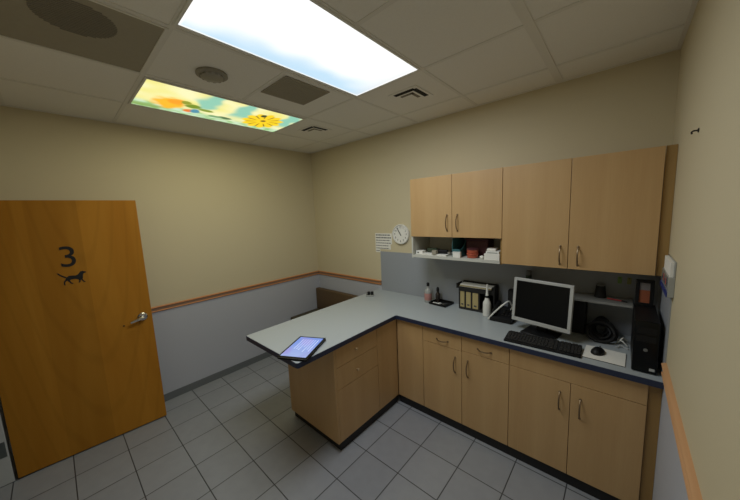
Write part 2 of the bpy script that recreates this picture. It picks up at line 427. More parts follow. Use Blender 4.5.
def floral(s_, t_):                         # t_ along y (left to right in the photo), s_ across
    s, t = t_, s_
    pale = lin((244, 236, 140)); teal = lin((140, 204, 180)); n = noise.noise((s*7, t*5, 1.3)); n2 = noise.noise((s*19, t*12, 5.))
    c = mixc(pale, lin((250, 246, 190)), .5+n)
    for q, w in ((.36, .055), (.60, .05), (.95, .06)):
        c = mixc(c, teal, (1-ss(abs(s-q+.05*n+(.8-t)*.03), w*.5, w*1.5))*ss(t, .25, .5))
    c = mixc(c, mixc(lin((150, 200, 130)), lin((205, 232, 200)), .5+1.2*n2), 1-ss(t+.12*n, .12, .34))
    c = mixc(c, lin((120, 160, 60)), (1-ss(abs(t-.08), .02, .12))*(1-ss(s, .12, .2))*.8)
    def blob(cx, cy, rx, ry, col, soft=.35, k=1.):
        nonlocal c
        d = math.hypot((s-cx)/rx, (t-cy)/ry) + .25*n2
        c = mixc(c, col, (1-ss(d, 1-soft, 1+soft*.6))*k)
    blob(.17, .36, .085, .24, lin((255, 186, 30)))
    blob(.20, .46, .05, .12, lin((250, 160, 20)))
    blob(.30, .42, .05, .09, lin((110, 140, 20))); blob(.25, .50, .03, .08, lin((140, 150, 30)))
    blob(.30, .20, .035, .08, lin((240, 120, 40))); blob(.335, .24, .03, .10, lin((60, 140, 170)))
    blob(.39, .36, .05, .06, lin((130, 150, 40)))
    blob(.54, .21, .055, .06, lin((70, 110, 70))); blob(.48, .18, .05, .05, lin((110, 160, 110)))
    # large yellow bloom with dark strokes between its petals
    dx, dy = (s-.79)/.155, (t-.45)/.40
    r = math.hypot(dx, dy); a = math.atan2(dy, dx)
    pet = .78+.22*abs(math.cos(a*5.5+.4))
    c = mixc(c, lin((255, 214, 10)), 1-ss(r, pet-.12, pet+.06))
    ray = abs(math.sin(a*5.5+.4))
    if .28 < r < .86: c = mixc(c, lin((96, 84, 10)), (1-ss(1-ray, .02, .10))*(1-ss(abs(r-.55), .12, .32))*.85)
    blob(.79, .47, .022, .05, lin((120, 90, 10)))
    blob(.74, .70, .02, .07, lin((40, 60, 20)))
    return c

def troffer(name, label, x0, x1, y0, y1, fn, strength, nx, ny, fm='white'):
    r = thing(name, label, 'ceiling light', ((x0+x1)/2, (y0+y1)/2, H))
    cx, cy = (x0+x1)/2, (y0+y1)/2; hx, hy = (x1-x0)/2, (y1-y0)/2
    b = B(); w = .014
    for a in ((-hx-w, hx+w, -hy-w, -hy), (-hx-w, hx+w, hy, hy+w), (-hx-w, -hx, -hy, hy), (hx, hx+w, -hy, hy)):
        bx(b, *a, -.009, -.0005, .002)
    obj('light_frame', b, fm, r)
    mt = emis(name+'_print', strength, attr='print')
    colour_grid('diffuser', -hx, hx, -hy, hy, -.006, nx, ny, fn, mt, r)
    return r
troffer('sky_panel_light', 'large bright white fluorescent ceiling panel with a pale blue cloud print', 1.872, 2.415, -2.142, -.962, sky, 1.0, 40, 80)
troffer('floral_panel_light', 'ceiling light panel printed with yellow flowers on pale yellow and teal', .632, 1.166, -2.128, -.957, floral, 1.0, 110, 230, 'grid')

def area(name, x, y, z, sx, sy, power, col):
    l = bpy.data.lights.new(name, 'AREA'); l.shape = 'RECTANGLE'; l.size = sx; l.size_y = sy; l.energy = power; l.color = col
    o = bpy.data.objects.new(name, l); COL.objects.link(o); o.location = (x, y, z)
    return o
area('fluorescent_lamp', 2.143, -1.552, H-.014, .52, 1.14, 20, (.92, .98, 1.03))
area('floral_lamp', .90, -1.545, H-.014, .5, 1.12, 6.5, (1.0, .93, .62))

# 2 x 2 return grille with a round perforated field
r = thing('return_air_vent', 'large dark square return air vent in the ceiling near the door', 'air vent', (1.515, -2.46, H))
b = B()
bx(b, -.285, .285, -.29, .29, -.005, -.0045+.004)
obj('vent_panel', b, 'vent_grey', r, False)
b = B()
for a in ((-.293, .293, -.298, -.285), (-.293, .293, .285, .298), (-.293, -.283, -.285, .285), (.283, .293, -.285, .285)): bx(b, *a, -.009, -.0005, .001)
obj('vent_frame', b, 'grid', r)
b = B()
for k in range(-9, 10):
    x = k*.0145; h = math.sqrt(max(0, .138**2-x*x))
    if h > .01: bx(b, x-.0034+.095, x+.0034+.095, -h, h, -.0075, -.0045)
obj('vent_slats', b, 'vent_dark', r, False)
# small square exhaust grille
r = thing('exhaust_grille', 'plain grey square exhaust grille beside the bright ceiling panel', 'air vent', (1.612, -1.335, H))
obj('grille_panel', bx(B(), -.165, .165, -.185, .185, -.007, -.0005, .003), 'vent_grey', r)
b = B()
for k in range(24):
    y = -.17+k*.0148; bx(b, -.15, .15, y-.003, y+.003, -.009, -.0065)
obj('grille_slats', b, 'vent_grey', r, False)
# smoke detector
r = thing('smoke_detector', 'round grey smoke detector on the ceiling between the two light panels', 'smoke detector', (1.485, -1.86, H))
obj('detector_base', lathe(B(), [(.088, -.0005), (.09, -.012), (.07, -.018), (.02, -.018)], 32), 'detector', r)
b = B()
for k in range(12):
    a = 2*PI*k/12; rot = Matrix.Rotation(a, 4, 'Z'); bx(b, .052, .0685, -.008, .008, -.0265, -.017, 0, 1, rot)
obj('detector_slots', b, 'vent_dark', r, False)
obj('detector_cap', lathe(B(), [(.068, -.0172), (.064, -.026), (.05, -.031), (.0, -.032)], 32), 'detector', r)
# corner-throw diffusers
def diffuser(label, x, y, s):
    r = thing('air_diffuser', label, 'air vent', (x, y, H), 0, 'small ceiling air diffusers')
    obj('diffuser_plate', bx(B(), -.15*s, .15*s, -.15*s, .15*s, -.006, -.0005, .002), 'ceiling', r)
    b = B()
    q = .105*s; w = .022*s
    bx(b, -q, q, -q-w, -q+w, -.0075, -.0055); bx(b, q-w, q+w, -q, q, -.0075, -.0055)
    obj('slot', b, 'black_slot', r, False)
    b = B(); bx(b, -q*.75, q*.55, -q*.55, -q*.25, -.0075, -.0055); bx(b, q*.25, q*.55, -q*.55, q*.75, -.0075, -.0055)
    obj('inner_slot', b, 'vent_dark', r, False)
    return r
diffuser('small square air diffuser with black slots beside the bright panel', 2.152, -.645, .85)
diffuser('small square air diffuser with black slots beyond the yellow flower panel', .955, -.66, .85)

# ------------------------------------------------------------------ casework
PULLR = .0045
def pull(parent, x, z, L, vert=True, y=-.0005):
    """bow pull on a front whose face lies at local y = 0 and faces -y"""
    if L == 'knob':
        return obj('knob', lathe(B(), [(.006, 0), (.005, .012), (.011, .018), (.012, .024), (.008, .028), (.0, .029)], 20, 'Y', (x, y, z)), 'knob_metal', parent)
    pts = []
    n = 10
    for k in range(n+1):
        u = -1+2*k/n; d = .03*(1-abs(u)**2.6)+.0005; pts.append((u*L/2, -d))
    P = [(x, y-d_*-1 if False else y+d, z+u) if vert else (x+u, y+d, z) for u, d in pts]
    b = tube(B(), P, PULLR, 8)
    for u in (-L/2, L/2):
        c = (x, y, z+u) if vert else (x+u, y, z)
        lathe(b, [(.007, 0), (.007, .003), (.004, .005)], 10, 'Y', c)
    return obj('pull_handle', b, 'nickel', parent)

FT = .019
def front(root, kind, x0, x1, z0, z1, pulls=(), mat='maple'):
    g = .0016
    o = obj(kind, bx(B(), x0+g, x1-g, 0, FT, z0+g, z1-g, .0012), mat, root)
    for p in pulls: pull(o, *p)
    return o

def base_unit(name, label, loc, rz, w, depth, fronts, group=None, kick_rec=.015, body_x0=0., end_panel=False):
    r = thing(name, label, 'cabinet', loc, rz, group)
    b = B()
    bx(b, body_x0+.0006, w-.0006, FT+.0008, depth, .081, .8565)
    obj('carcass', b, 'maple', r, False)
    obj('toe_kick', bx(B(), body_x0+.0006 + (.0 if not end_panel else .012), w-.0006, kick_rec, depth, .001, .0805), 'kick', r, False)
    for f in fronts: front(r, *f)
    return r

YB = -.595; DEP = .583; ZT = .8555
ZD = .722
base_unit('corner_base_cabinet', 'maple corner base cabinet with one plain door beside the peninsula', (1.905, YB, 0), 0, .28, DEP,
          [('door', .0, .28, .081, ZT)])
base_unit('base_cabinet', 'narrow maple base cabinet whose door pull is on the right, below the file organizer', (2.185, YB, 0), 0, .355, DEP,
          [('drawer', 0, .355, .715, ZT, ((.187, .764, .1, False),)), ('door', 0, .355, .081, .715, ((.299, .583, .13),))], 'narrow base cabinets under the counter')
base_unit('base_cabinet', 'narrow maple base cabinet whose door pull is on the left, with a drawer above', (2.54, YB, 0), 0, .353, DEP,
          [('drawer', 0, .353, ZD, ZT, ((.178, .775, .1, False),)), ('door', 0, .353, .081, ZD, ((.05, .583, .135),))], 'narrow base cabinets under the counter')
c = base_unit('double_base_cabinet', 'wide two door maple base cabinet below the monitor and computer tower', (2.893, YB, 0), 0, .756, DEP,
          [('apron_panel', 0, .707, ZD, ZT), ('door', 0, .362, .081, ZD, ((.306, .583, .12),)), ('door', .362, .707, .081, ZD, ((.414, .571, .125),))])
obj('filler_strip', bx(B(), .709, .7592, .012, .0195, .081, ZT), 'maple_shaded', c, False)

# peninsula: fronts face +x ; local x -> world +y, local y -> world -x
p = base_unit('peninsula_drawer_cabinet', 'maple drawer cabinet at the free end of the peninsula', (1.904, -1.36, 0), PI/2, .475, .645,
          [('drawer', 0, .475, .695, ZT, ((.206, .779, 'knob'),)), ('drawer', 0, .475, .515, .695, ((.213, .602, 'knob'),)), ('drawer', 0, .475, .081, .515)], end_panel=True)
# end panel faces the camera; local -x side
obj('end_panel', bx(B(), -.0185, -.0005, .0, .645, .081, .857, .001), 'maple', p)
p = base_unit('peninsula_corner_cabinet', 'plain maple blind cabinet in the inner corner under the peninsula', (1.904, -.884, 0), PI/2, .286, .645,
          [('door', 0, .284, .081, ZT)])
bx_ = B(); bx(bx_, .2865, .87, .03, .645, .081, .8565); obj('blind_carcass', bx_, 'maple', p, False)

# worktop
def round_poly(pts, radii, n=6):
    out = []
    for i, (pt, r) in enumerate(zip(pts, radii)):
        P0 = Vector(pts[i-1]); P1 = Vector(pt); P2 = Vector(pts[(i+1) % len(pts)])
        if r == 0: out.append(tuple(P1)); continue
        a = (P0-P1).normalized(); c_ = (P2-P1).normalized()
        for k in range(n+1):
            t = k/n
            q = P1 + a*r*(1-t)**2 + c_*r*t**2
            out.append(tuple(q))
    return out
CT = [(1.2, -.001), (1.2, -1.696), (1.919, -1.696), (1.919, -.62), (W-.001, -.62), (W-.001, -.001)]
ctop = thing('worktop', 'L shaped grey laminate worktop with navy edge over the base cabinets', 'counter', (1.9, -.6, .8575))
def rel(poly): return [(x-1.9, y+.6) for x, y in poly]
b = B(); prism(b, rel(round_poly(CT, [0, .012, .02, .015, 0, 0])), .0, .0355, 'XY')
obj('laminate_top', b, 'top', ctop, False)
# navy band around the exposed edges
outer = round_poly([(1.2-.003, -.001), (1.2-.003, -1.699), (1.922, -1.699), (1.922, -.623), (W-.001, -.623)], [0, .014, .022, .013, 0])
inner = round_poly([(1.2, -.001), (1.2, -1.696), (1.919, -1.696), (1.919, -.62), (W-.001, -.62)], [0, .012, .02, .015, 0])
b = B(); prism(b, rel(outer + inner[::-1]), -.001, .0335, 'XY')
o = obj('edge_band', b, 'edge', ctop, False); o['label'] = 'navy blue edge band'

# wall cabinets
def wall_unit(name, label, x0, x1, z0, z1, seam, pz, pl, group=None, open_shelf=None):
    r = thing(name, label, 'cabinet', (x0, -.33, z0), 0, group)
    w = x1-x0; h = z1-z0
    zc = open_shelf or 0
    obj('carcass', bx(B(), .0006, w-.0006, FT+.0008, .3285, zc, h), 'maple', r, False)
    s = seam-x0; g = .0016
    for (a, c_, px) in ((0, s, s-.045), (s, w, s+.055 if not open_shelf else s+.05)):
        o = obj('door', bx(B(), a+g, c_-g, 0, FT, zc+g, h-g, .0012), 'maple', r)
        pull(o, px, pz-z0, pl)
    return r
u = wall_unit('wall_cabinet', 'smaller two door maple wall cabinet over an open shelf next to the clock', 1.915, 2.75, 1.39, 2.139, 2.338, 1.725, .14, 'maple wall cabinets', open_shelf=.207)
obj('side_panel', bx(B(), .0006, .016, .006, .3285, 0, .2065), 'melamine', u, False)
obj('side_panel', bx(B(), .8205, .8344, .02, .3285, 0, .2065), 'maple_shaded', u, False)
obj('open_shelf', bx(B(), .0165, .82, .004, .3225, .006, .03), 'melamine', u, False)
obj('back_panel', bx(B(), .0165, .82, .323, .3285, 0, .2065), 'melamine', u, False)
u = wall_unit('wall_cabinet', 'taller two door maple wall cabinet in the right corner above the monitor', 2.7505, 3.606, 1.40, 2.139, 3.178, 1.494, .125, 'maple wall cabinets')
obj('filler_strip', bx(B(), .857, .9015, .014, .02, 0, .739), 'maple_shaded', u, False)

# ------------------------------------------------------------------ bench in the far corner
bn = thing('waiting_bench', 'low brown upholstered bench in the far corner behind the peninsula', 'bench', (.03, -.02, 0))
obj('seat', bx(B(), 0, 1.12, -.555, -.075, .36, .45, .02, 3), 'bench_seat', bn)
obj('backrest', bx(B(), -.012, 1.12, -.072, -.003, .40, .758, .012, 3), 'bench_back', bn)
obj('rail_frame', bx(B(), .02, 1.10, -.53, -.06, .33, .359), 'bench_leg', bn, False)
for x in (.05, 1.05):
    for y in (-.50, -.05): obj('leg', bx(B(), x-.018, x+.018, y-.018, y+.018, .001, .329, .003), 'bench_leg', bn)

# ------------------------------------------------------------------ wall clock, notice
ck = thing('wall_clock', 'round white wall clock with pale rim left of the wall cabinets', 'clock', (1.567, 0, 1.588))
obj('clock_rim', lathe(B(), [(.113, .001), (.114, .022), (.109, .03), (.101, .03), (.099, .02), (.02, .018)], 48, 'Y'), 'white', ck)
obj('dial', lathe(B(), [(.0985, .0185), (.0985, .0215), (.0, .0216)], 48, 'Y'), 'paper', ck, False)
def hand(name, hr, L, w):
    a = PI/2-2*PI*hr/12
    rot = Matrix.Rotation(-a, 4, 'Y')
    b = B(); t = B(); bx(t, -.018, L, -.0255, -.0240, -w, w); merge(b, t, rot); obj(name, b, 'decal', ck, False)
hand('hour_hand', 10.92, .062, .0045); hand('minute_hand', 10.98, .088, .0032)
for k in range(1, 13):
    a = PI/2-2*PI*k/12
    b = merge(B(), text_bm(str(k), .032, .0004), R90, (.079*math.cos(a), -.0222, .079*math.sin(a)))
    obj('numeral', b, 'ink', ck, False)

nt_ = thing('notice', 'white paper notice with rows of small print taped to wall beside the clock', 'sign', (1.302, 0, 1.497))
b = B(); prism(b, [(-.127, -.135), (-.056, -.135), (-.056, -.095), (.105, -.095), (.105, -.035), (.127, -.03), (.127, .097), (-.127, .097)], -.0025, -.0005, 'XZ'); obj('sheet', b, 'paper', nt_, False)
for row in range(7):
    b = B(); z = .076-row*.032; x = -.117; xe = .115 if row < 4 else (.095 if row < 6 else -.062); hh = .0065 if row in (0, 1) else .0042
    bx(b, x, xe, -.0029, -.0026, z-.0008, z+.0008)
    while x < xe-.02:
        w_ = min(random.uniform(.012, .038), xe-x)
        bx(b, x, x+w_, -.0032, -.0024, z-hh, z+hh); x += w_+.007
    obj('text_line', b, 'ink', nt_, False)

# small hook on the right wall
b = lathe(B(), [(.009, 0), (.008, .003), (.003, .004), (.003, .016), (.0, .017)], 12, 'X', (W, 0, 0)); 
for v in b.verts: v.co.x = W-(v.co.x-W) - .0005
tube(b, [(W-.015, 0, 0), (W-.02, -.002, -.004), (W-.019, -.004, -.012)], .003, 8)
for v in b.verts: v.co.x -= W
tag(obj('wall_hook', b, 'bench_leg', None, True, (W, -.903, 2.105)), 'tiny dark hook screwed into the upper right wall', 'hook')

# document holder on the right wall
dh = thing('document_holder', 'wall mounted leaflet holder with white papers beside the right wall cabinet', 'document holder', (W, -.5, 1.36))
obj('pocket', bx(B(), -.024, -.0005, -.165, .145, 0, .10, .002), 'clear', dh)
obj('back_plate', bx(B(), -.006, -.0005, -.165, .145, .10, .178, .002), 'clear', dh)
b = bx(B(), -.0275, -.0245, -.165, .145, .0, .026); obj('blue_stripe', b, 'blue', dh, False)
b = bx(B(), -.0185, -.0065, -.15, .125, .1002, .172); obj('papers', b, 'paper', dh, False)
for k in range(5):
    y = -.12+k*.048
    obj('text_block', bx(B(), -.0252, -.0242, y, y+.02, .045, .085-.006*(k % 3)), 'red_ink' if k % 2 else 'ink', dh, False)

# ------------------------------------------------------------------ things in the open shelf (floor of shelf z = 1.42)
ZS = 1.4205
def box_thing(name, label, cat, x0, x1, y0, y1, z0, z1, mat, bev=.002, group=None):
    cx, cy = (x0+x1)/2, (y0+y1)/2
    o = obj(name, bx(B(), x0-cx, x1-cx, y0-cy, y1-cy, 0, z1-z0, bev), mat, None, True, (cx, cy, z0))
    return tag(o, label, cat, group)
r = thing('small_carton', 'small white carton at the left end of the open shelf', 'box', (1.975, -.255, ZS))
obj('carton_body', bx(B(), -.036, .036, -.03, .03, 0, .036, .001), 'paper', r)
obj('carton_print', bx(B(), -.02, -.004, -.0312, -.0302, .012, .024), 'ink', r, False)
b = B()
for k in range(6): bx(b, -.13+random.uniform(-.006, .006), .12+random.uniform(-.006, .006), -.09, .09, k*.0022, k*.0022+.0018)
tag(obj('paper_stack', b, 'paper', None, False, (2.145, -.21, ZS)), 'low stack of white papers under dark tools on the open shelf', 'paper')
zp = ZS+.0135
r = thing('hair_clipper', 'black electric clipper lying on papers on the open shelf', 'clipper', (2.20, -.235, zp), .15)
b = B(); t = bx(B(), -.065, .05, -.022, .022, .0, .038, .012, 3); merge(b, t); obj('clipper_body', b, 'black', r)
obj('blade', bx(B(), .0505, .072, -.018, .018, .006, .02, .001), 'chrome', r)
r = thing('green_spray_can', 'dark green can lying on papers on the open shelf', 'can', (2.075, -.2, zp+.024))
obj('can_body', lathe(B(), [(.012, -.055), (.0225, -.05), (.0225, .05), (.016, .058)], 20, 'X'), 'green_dark', r)
obj('can_cap', lathe(B(), [(.0155, .0585), (.016, .075), (.0, .076)], 20, 'X'), 'black', r)
box_thing('pill_box', 'small greyish green box between can and clipper on the open shelf', 'box', 2.125, 2.168, -.31, -.268, zp, zp+.034, 'vent_grey')
# teal magazine file
r = thing('magazine_file', 'teal magazine file standing on the open shelf', 'magazine file', (2.355, -.17, ZS))
prof = [(-.12, 0), (.13, 0), (.13, .168), (-.11, .168), (-.12, .10)]
b = B(); prism(b, prof, -.037, -.032, 'YZ')
obj('left_side', b, 'teal', r, False)
b = B(); prism(b, [(-.12, 0), (.13, 0), (.13, .168), (.06, .168), (.0, .12), (-.06, .075), (-.12, .062)], .032, .037, 'YZ'); obj('right_side', b, 'teal', r, False)
obj('front_flap', bx(B(), -.0318, .0318, -.12, -.116, .0, .07), 'teal', r, False)
obj('spine', bx(B(), -.0318, .0318, .125, .13, 0, .168), 'teal', r, False)
r = thing('white_carton', 'small white cube carton in front of the teal magazine file', 'box', (2.373, -.313, ZS))
r.location.y = -.309
obj('carton_body', bx(B(), -.034, .034, -.014, .014, 0, .042, .001), 'paper', r)
obj('carton_lid', bx(B(), -.035, .035, -.015, .015, .0425, .05, .001), 'white', r)
# maroon bin behind and red tubs
r = thing('maroon_bin', 'dark maroon bin at the back of the open shelf behind red tubs', 'bin', (2.5, -.11, ZS))
b = bx(B(), -.095, .095, -.08, .08, 0, .14, .008); obj('bin_body', b, 'maroon', r)
obj('bin_rim', bx(B(), -.101, .101, -.086, .086, .1405, .155, .004), 'maroon', r)
for k, (z, lb) in enumerate(((0, 'lower red orange tub of a stack of two on the open shelf'), (.0415, 'upper red orange tub resting on another tub on the open shelf'))):
    r = thing('red_tub', lb, 'tub', (2.493, -.262, ZS+z), 0, 'stacked red tubs')
    obj('tub_body', lathe(B(), [(.038, 0), (.044, .004), (.046, .03)], 28), 'red', r)
    obj('tub_lid', lathe(B(), [(.049, .0302), (.049, .038), (.044, .041)], 28), 'maroon' if k else 'red', r)
# white boxes on the right
r = thing('glove_box', 'wide white box, bottom of the pile at the right end of open shelf', 'box', (2.671, -.243, ZS), 0, 'white boxes at the right of the open shelf')
obj('box_body', bx(B(), -.06, .06, -.078, .078, 0, .05, .002), 'paper', r)
obj('box_stripe', bx(B(), -.05, .05, -.0765, -.0755, .012, .02), 'clear', r, False)
r = thing('gauze_box', 'thin white box lying on top of the wide white box on open shelf', 'box', (2.674, -.243, ZS+.0505), 0, 'white boxes at the right of the open shelf')
obj('box_body', bx(B(), -.052, .052, -.07, .07, 0, .02, .002), 'white', r)
obj('box_stripe', bx(B(), -.04, .04, -.0715, -.0705, .006, .011), 'clear', r, False)
r = thing('gauze_pack', 'crumpled white gauze pack, topmost on the white boxes on open shelf', 'pack', (2.65, -.235, ZS+.071), .1, 'white boxes at the right of the open shelf')
b = bx(B(), -.036, .036, -.05, .05, 0, .016, .005, 3)
bmesh.ops.subdivide_edges(b, edges=b.edges[:], cuts=2)
for v in b.verts:
    if v.co.z > .004: v.co += Vector((noise.noise(v.co*60)*.004, noise.noise(v.co*60+Vector((5, 0, 0)))*.004, noise.noise(v.co*70)*.003))
obj('pack_body', b, 'paper', r)
b = bmesh.new(); bmesh.ops.create_icosphere(b, subdivisions=3, radius=.017)
for v in b.verts: v.co *= 1+.3*noise.noise(v.co*90); v.co.z = v.co.z*.8
zm = min(v.co.z for v in b.verts)
for v in b.verts: v.co.z -= zm
tag(obj('tissue_wad', b, 'paper', None, True, (2.585, -.295, ZS)), 'small white crumpled tissue between red tubs and white boxes', 'tissue')

# ------------------------------------------------------------------ worktop things
ZC = .8935
# tablet
tb = thing('tablet', 'tablet with lit blue screen in a black case on the peninsula end', 'tablet', (1.785, -1.553, ZC), math.atan2(-.269, .138))
obj('case_back', bx(B(), -.16, .16, -.108, .108, .0005, .012, .004, 3), 'black', tb)
obj('white_body', bx(B(), -.157, .157, -.105, .105, .0123, .0162, .001), 'silver', tb)
obj('bezel', bx(B(), -.16, .16, -.108, .108, .0165, .021, .002), 'black_gloss', tb)
def scr(s, t):
    c = lin((96, 140, 235))
    c = mixc(c, lin((150, 176, 240)), ss(s, .2, 1.))
    c = mixc(c, lin((140, 130, 225)), ss(noise.noise((s*2, t*2, 4)), .0, .5)*.7)
    return c
M['screen'] = emis('tablet_screen', .78, attr='print')
sc_ = colour_grid('screen', -.145, .145, -.094, .094, .0185, 24, 16, scr, M['screen'], tb)
b = B()
for k in range(7):
    y = .07-k*.02; bx(b, -.11, -.11+random.uniform(.08, .2), y-.002, y+.002, .0212, .0218)
M['scr_line'] = emis('screen_text', .9, lin((190, 200, 245)))
obj('screen_text', b, M['scr_line'], tb, False)
# pair of small dark jars in a clear holder
r = thing('vial_holder', 'small clear holder with two dark vials near back of the peninsula', 'vial holder', (1.318, -.30, ZC), .6)
obj('holder', bx(B(), -.048, .04, -.025, .025, 0, .018, .003), 'clear', r)
for x in (-.016, .022): obj('vial', lathe(B(), [(.0175, .0185), (.0175, .052), (.012, .055)], 20, 'Z', (x, 0, 0)), 'black', r)
obj('clear_flap', bx(B(), -.046, -.042, -.022, .022, .0185, .045, .001), 'clear', r)

# pump bottle with pinkish label
r = thing('lotion_bottle', 'clear bottle with pink label and black cap beside the black tray', 'bottle', (1.965, -.115, ZC))
obj('bottle_body', lathe(B(), [(.034, 0), (.038, .004), (.038, .11), (.03, .13), (.014, .15), (.011, .17)], 24), 'clear', r)
obj('bottle_label', lathe(B(), [(.0384, .025), (.0386, .026), (.0386, .095), (.0384, .096)], 24), 'pink', r)
obj('bottle_cap', lathe(B(), [(.0135, .1705), (.0145, .172), (.0145, .20), (.011, .206)], 20), 'black', r)
# tray
r = thing('instrument_tray', 'shallow black tray on the counter left of the file organizer', 'tray', (2.108, -.1, ZC), -.1)
b = B(); hx, hy = .096, .08
bx(b, -hx, hx, -hy, hy, 0, .005, .001)
for a in ((-hx, hx, -hy, -hy+.005), (-hx, hx, hy-.005, hy), (-hx, -hx+.005, -hy, hy), (hx-.005, hx, -hy, hy)): bx(b, *a, .004, .022, .001)
obj('tray_body', b, 'black', r)
r = thing('dropper_bottle', 'dark amber bottle with black cap standing in the black tray', 'bottle', (2.062, -.085, ZC+.0055))
obj('bottle_body', lathe(B(), [(.021, 0), (.024, .003), (.024, .085), (.014, .105), (.011, .115)], 20), 'amber', r)
obj('bottle_cap', lathe(B(), [(.014, .1155), (.0145, .15), (.008, .16)], 18), 'black', r)
r = thing('scissors', 'white handled scissors lying in the black tray', 'scissors', (2.145, -.118, ZC+.0105), .5)
b = tube(B(), [(-.012+.016*math.cos(2*PI*k/14)-.03, .012*math.sin(2*PI*k/14)+.013, 0) for k in range(14)], .0042, 8, True)
tube(b, [(-.012+.016*math.cos(2*PI*k/14)-.03, .012*math.sin(2*PI*k/14)-.013, 0) for k in range(14)], .0042, 8, True)
obj('finger_loops', b, 'white', r)
b = B(); prism(b, [(-.03, -.006), (-.027, -.012), (.03, .0), (.045, .004), (.02, .006)], -.001, .0005, 'XY'); prism(b, [(-.03, .006), (-.027, .012), (.03, .0), (.045, -.004), (.02, -.006)], .0008, .0022, 'XY')
obj('blades', b, 'chrome', r, False)
r = thing('marker_pen', 'white marker pen lying in the tray next to scissors', 'pen', (2.085, -.145, ZC+.0125), -.08)
obj('pen_barrel', lathe(B(), [(.005, -.05), (.0065, -.048), (.0065, .03)], 14, 'X'), 'white', r)
obj('pen_cap', lathe(B(), [(.007, .0302), (.007, .055), (.004, .058)], 14, 'X'), 'black', r)

# file organizer
OX, OY = 2.472, -.077
r = thing('file_organizer', 'black desktop file organizer against the backsplash', 'organizer', (OX, OY, ZC))
b = bx(B(), -.165, .165, -.053, .053, 0, .022, .002); obj('organizer_base', b, 'soft_black', r)
b = B()
for x in (-.165, -.108, -.047, .022, .095, .153): bx(b, x, x+.012, -.053, .053, .0222, .20, .001)
obj('dividers', b, 'soft_black', r)
obj('front_rail', bx(B(), -.165, .165, -.0555, -.0533, .178, .222, .0008), 'soft_black', r)
obj('organizer_back', bx(B(), -.165, .165, .0535, .056, .0, .258), 'soft_black', r, False)
b = bx(B(), -.19, .165, -.053, .053, .2003, .212, .002); bx(b, -.19, -.178, -.053, .053, .2, .245, .002); bx(b, .153, .165, -.053, .053, .21, .258, .002)
obj('paper_tray', b, 'soft_black', r)
for x0, x1, lb in ((-.152, -.11, 'cream folder in leftmost slot of the file organizer'), (-.095, -.049, 'cream folder in second slot of the file organizer'), (-.034, .02, 'wider cream folder in third slot of the file organizer')):
    f = thing('file_folder', lb, 'folder', (OX+(x0+x1)/2, OY, ZC+.0225), 0, 'cream folders in the file organizer')
    h = (x1-x0)/2-.0008
    obj('folder_spine', bx(B(), -h, h, -.05, .045, 0, .152, .001), 'cream_folder', f)
    obj('folder_print', bx(B(), -h*.5, h*.5, -.0508, -.0502, .02, .034), 'ink', f, False)
for k in range(3):
    bx_ = bx(B(), -.15, .14, -.045, .045, 0, .01, .001)
    tag(obj('paper_pad', bx_, ('paper', 'cream_folder', 'paper')[k], None, True, (OX-.01+.004*k, OY-.004, ZC+.2125+k*.0105)),
        ('lower white paper pad in the top tray of the file organizer', 'cream paper pad between white pads on the file organizer', 'uppermost white paper pad on top of the file organizer')[k], 'paper', 'paper pads on the file organizer')

# squeeze bottle
r = thing('squeeze_bottle', 'white squeeze bottle with long nozzle in front of the file organizer', 'bottle', (2.588, -.174, ZC))
obj('bottle_body', lathe(B(), [(.031, 0), (.034, .004), (.034, .105), (.031, .125), (.02, .145), (.016, .165)], 24), 'white', r)
obj('collar', lathe(B(), [(.017, .1652), (.017, .18), (.014, .184)], 20), 'black', r)
obj('nozzle', lathe(B(), [(.0135, .1842), (.011, .20), (.009, .24), (.006, .285), (.003, .287)], 16), 'white', r)

# desk phone between bottle and monitor
r = thing('desk_phone', 'black desk phone behind the left edge of monitor', 'telephone', (2.728, -.174, ZC), .0)
b = B(); prism(b, [(-.095, 0), (.095, 0), (.095, .085), (.07, .09), (-.095, .035)], -.085, .085, 'YZ', bev=.004); obj('phone_body', b, 'black', r)
b = B(); tube(b, [(-.058, -.08, .062), (-.058, -.04, .083), (-.058, .03, .112), (-.058, .07, .118)], [.02, .015, .015, .02], 10)
obj('handset', b, 'black', r)
b = B()
for i in range(3):
    for j in range(4):
        bx(b, .0+i*.025, .016+i*.025, -.06+j*.024, -.046+j*.024, .054+j*.0085, .06+j*.0085)
obj('keypad', b, 'soft_black', r, False)
pts_ = [(2.63, -.262, ZC+.006), (2.66, -.262, ZC+.05), (2.70, -.255, ZC+.10), (2.745, -.235, ZC+.15), (2.775, -.20, ZC+.17), (2.79, -.16, ZC+.12), (2.775, -.14, ZC+.08)]
def spline(pts, n=8):
    out = []; P = [Vector(p) for p in pts]
    for i in range(len(P)-1):
        p0, p1, p2, p3 = P[max(i-1, 0)], P[i], P[i+1], P[min(i+2, len(P)-1)]
        for k in range(n):
            t = k/n
            out.append(.5*((2*p1)+(p2-p0)*t+(2*p0-5*p1+4*p2-p3)*t*t+(3*p1-p0-3*p2+p3)*t**3))
    out.append(P[-1]); return out
def cable(name, label, pts, r, mat, cat='cable', group=None):
    o0 = Vector(pts[0]); q = [Vector(p)-o0 for p in spline(pts)]
    return tag(obj(name, tube(B(), q, r, 7), mat, None, True, o0), label, cat, group)
o = obj('cord', tube(B(), [p-Vector((2.728, -.174, ZC)) for p in spline(pts_)], .0065, 8), 'white', r); o['label'] = 'pale looping cord'
r = thing('desk_speaker', 'upright black speaker between the phone and the left side of monitor', 'speaker', (2.775, -.045, ZC))
obj('speaker_cabinet', bx(B(), -.045, .045, -.03, .037, .0, .235, .008, 3), 'black', r)
obj('grille', bx(B(), -.037, .037, -.0332, -.0305, .03, .22, .001), 'soft_black', r)

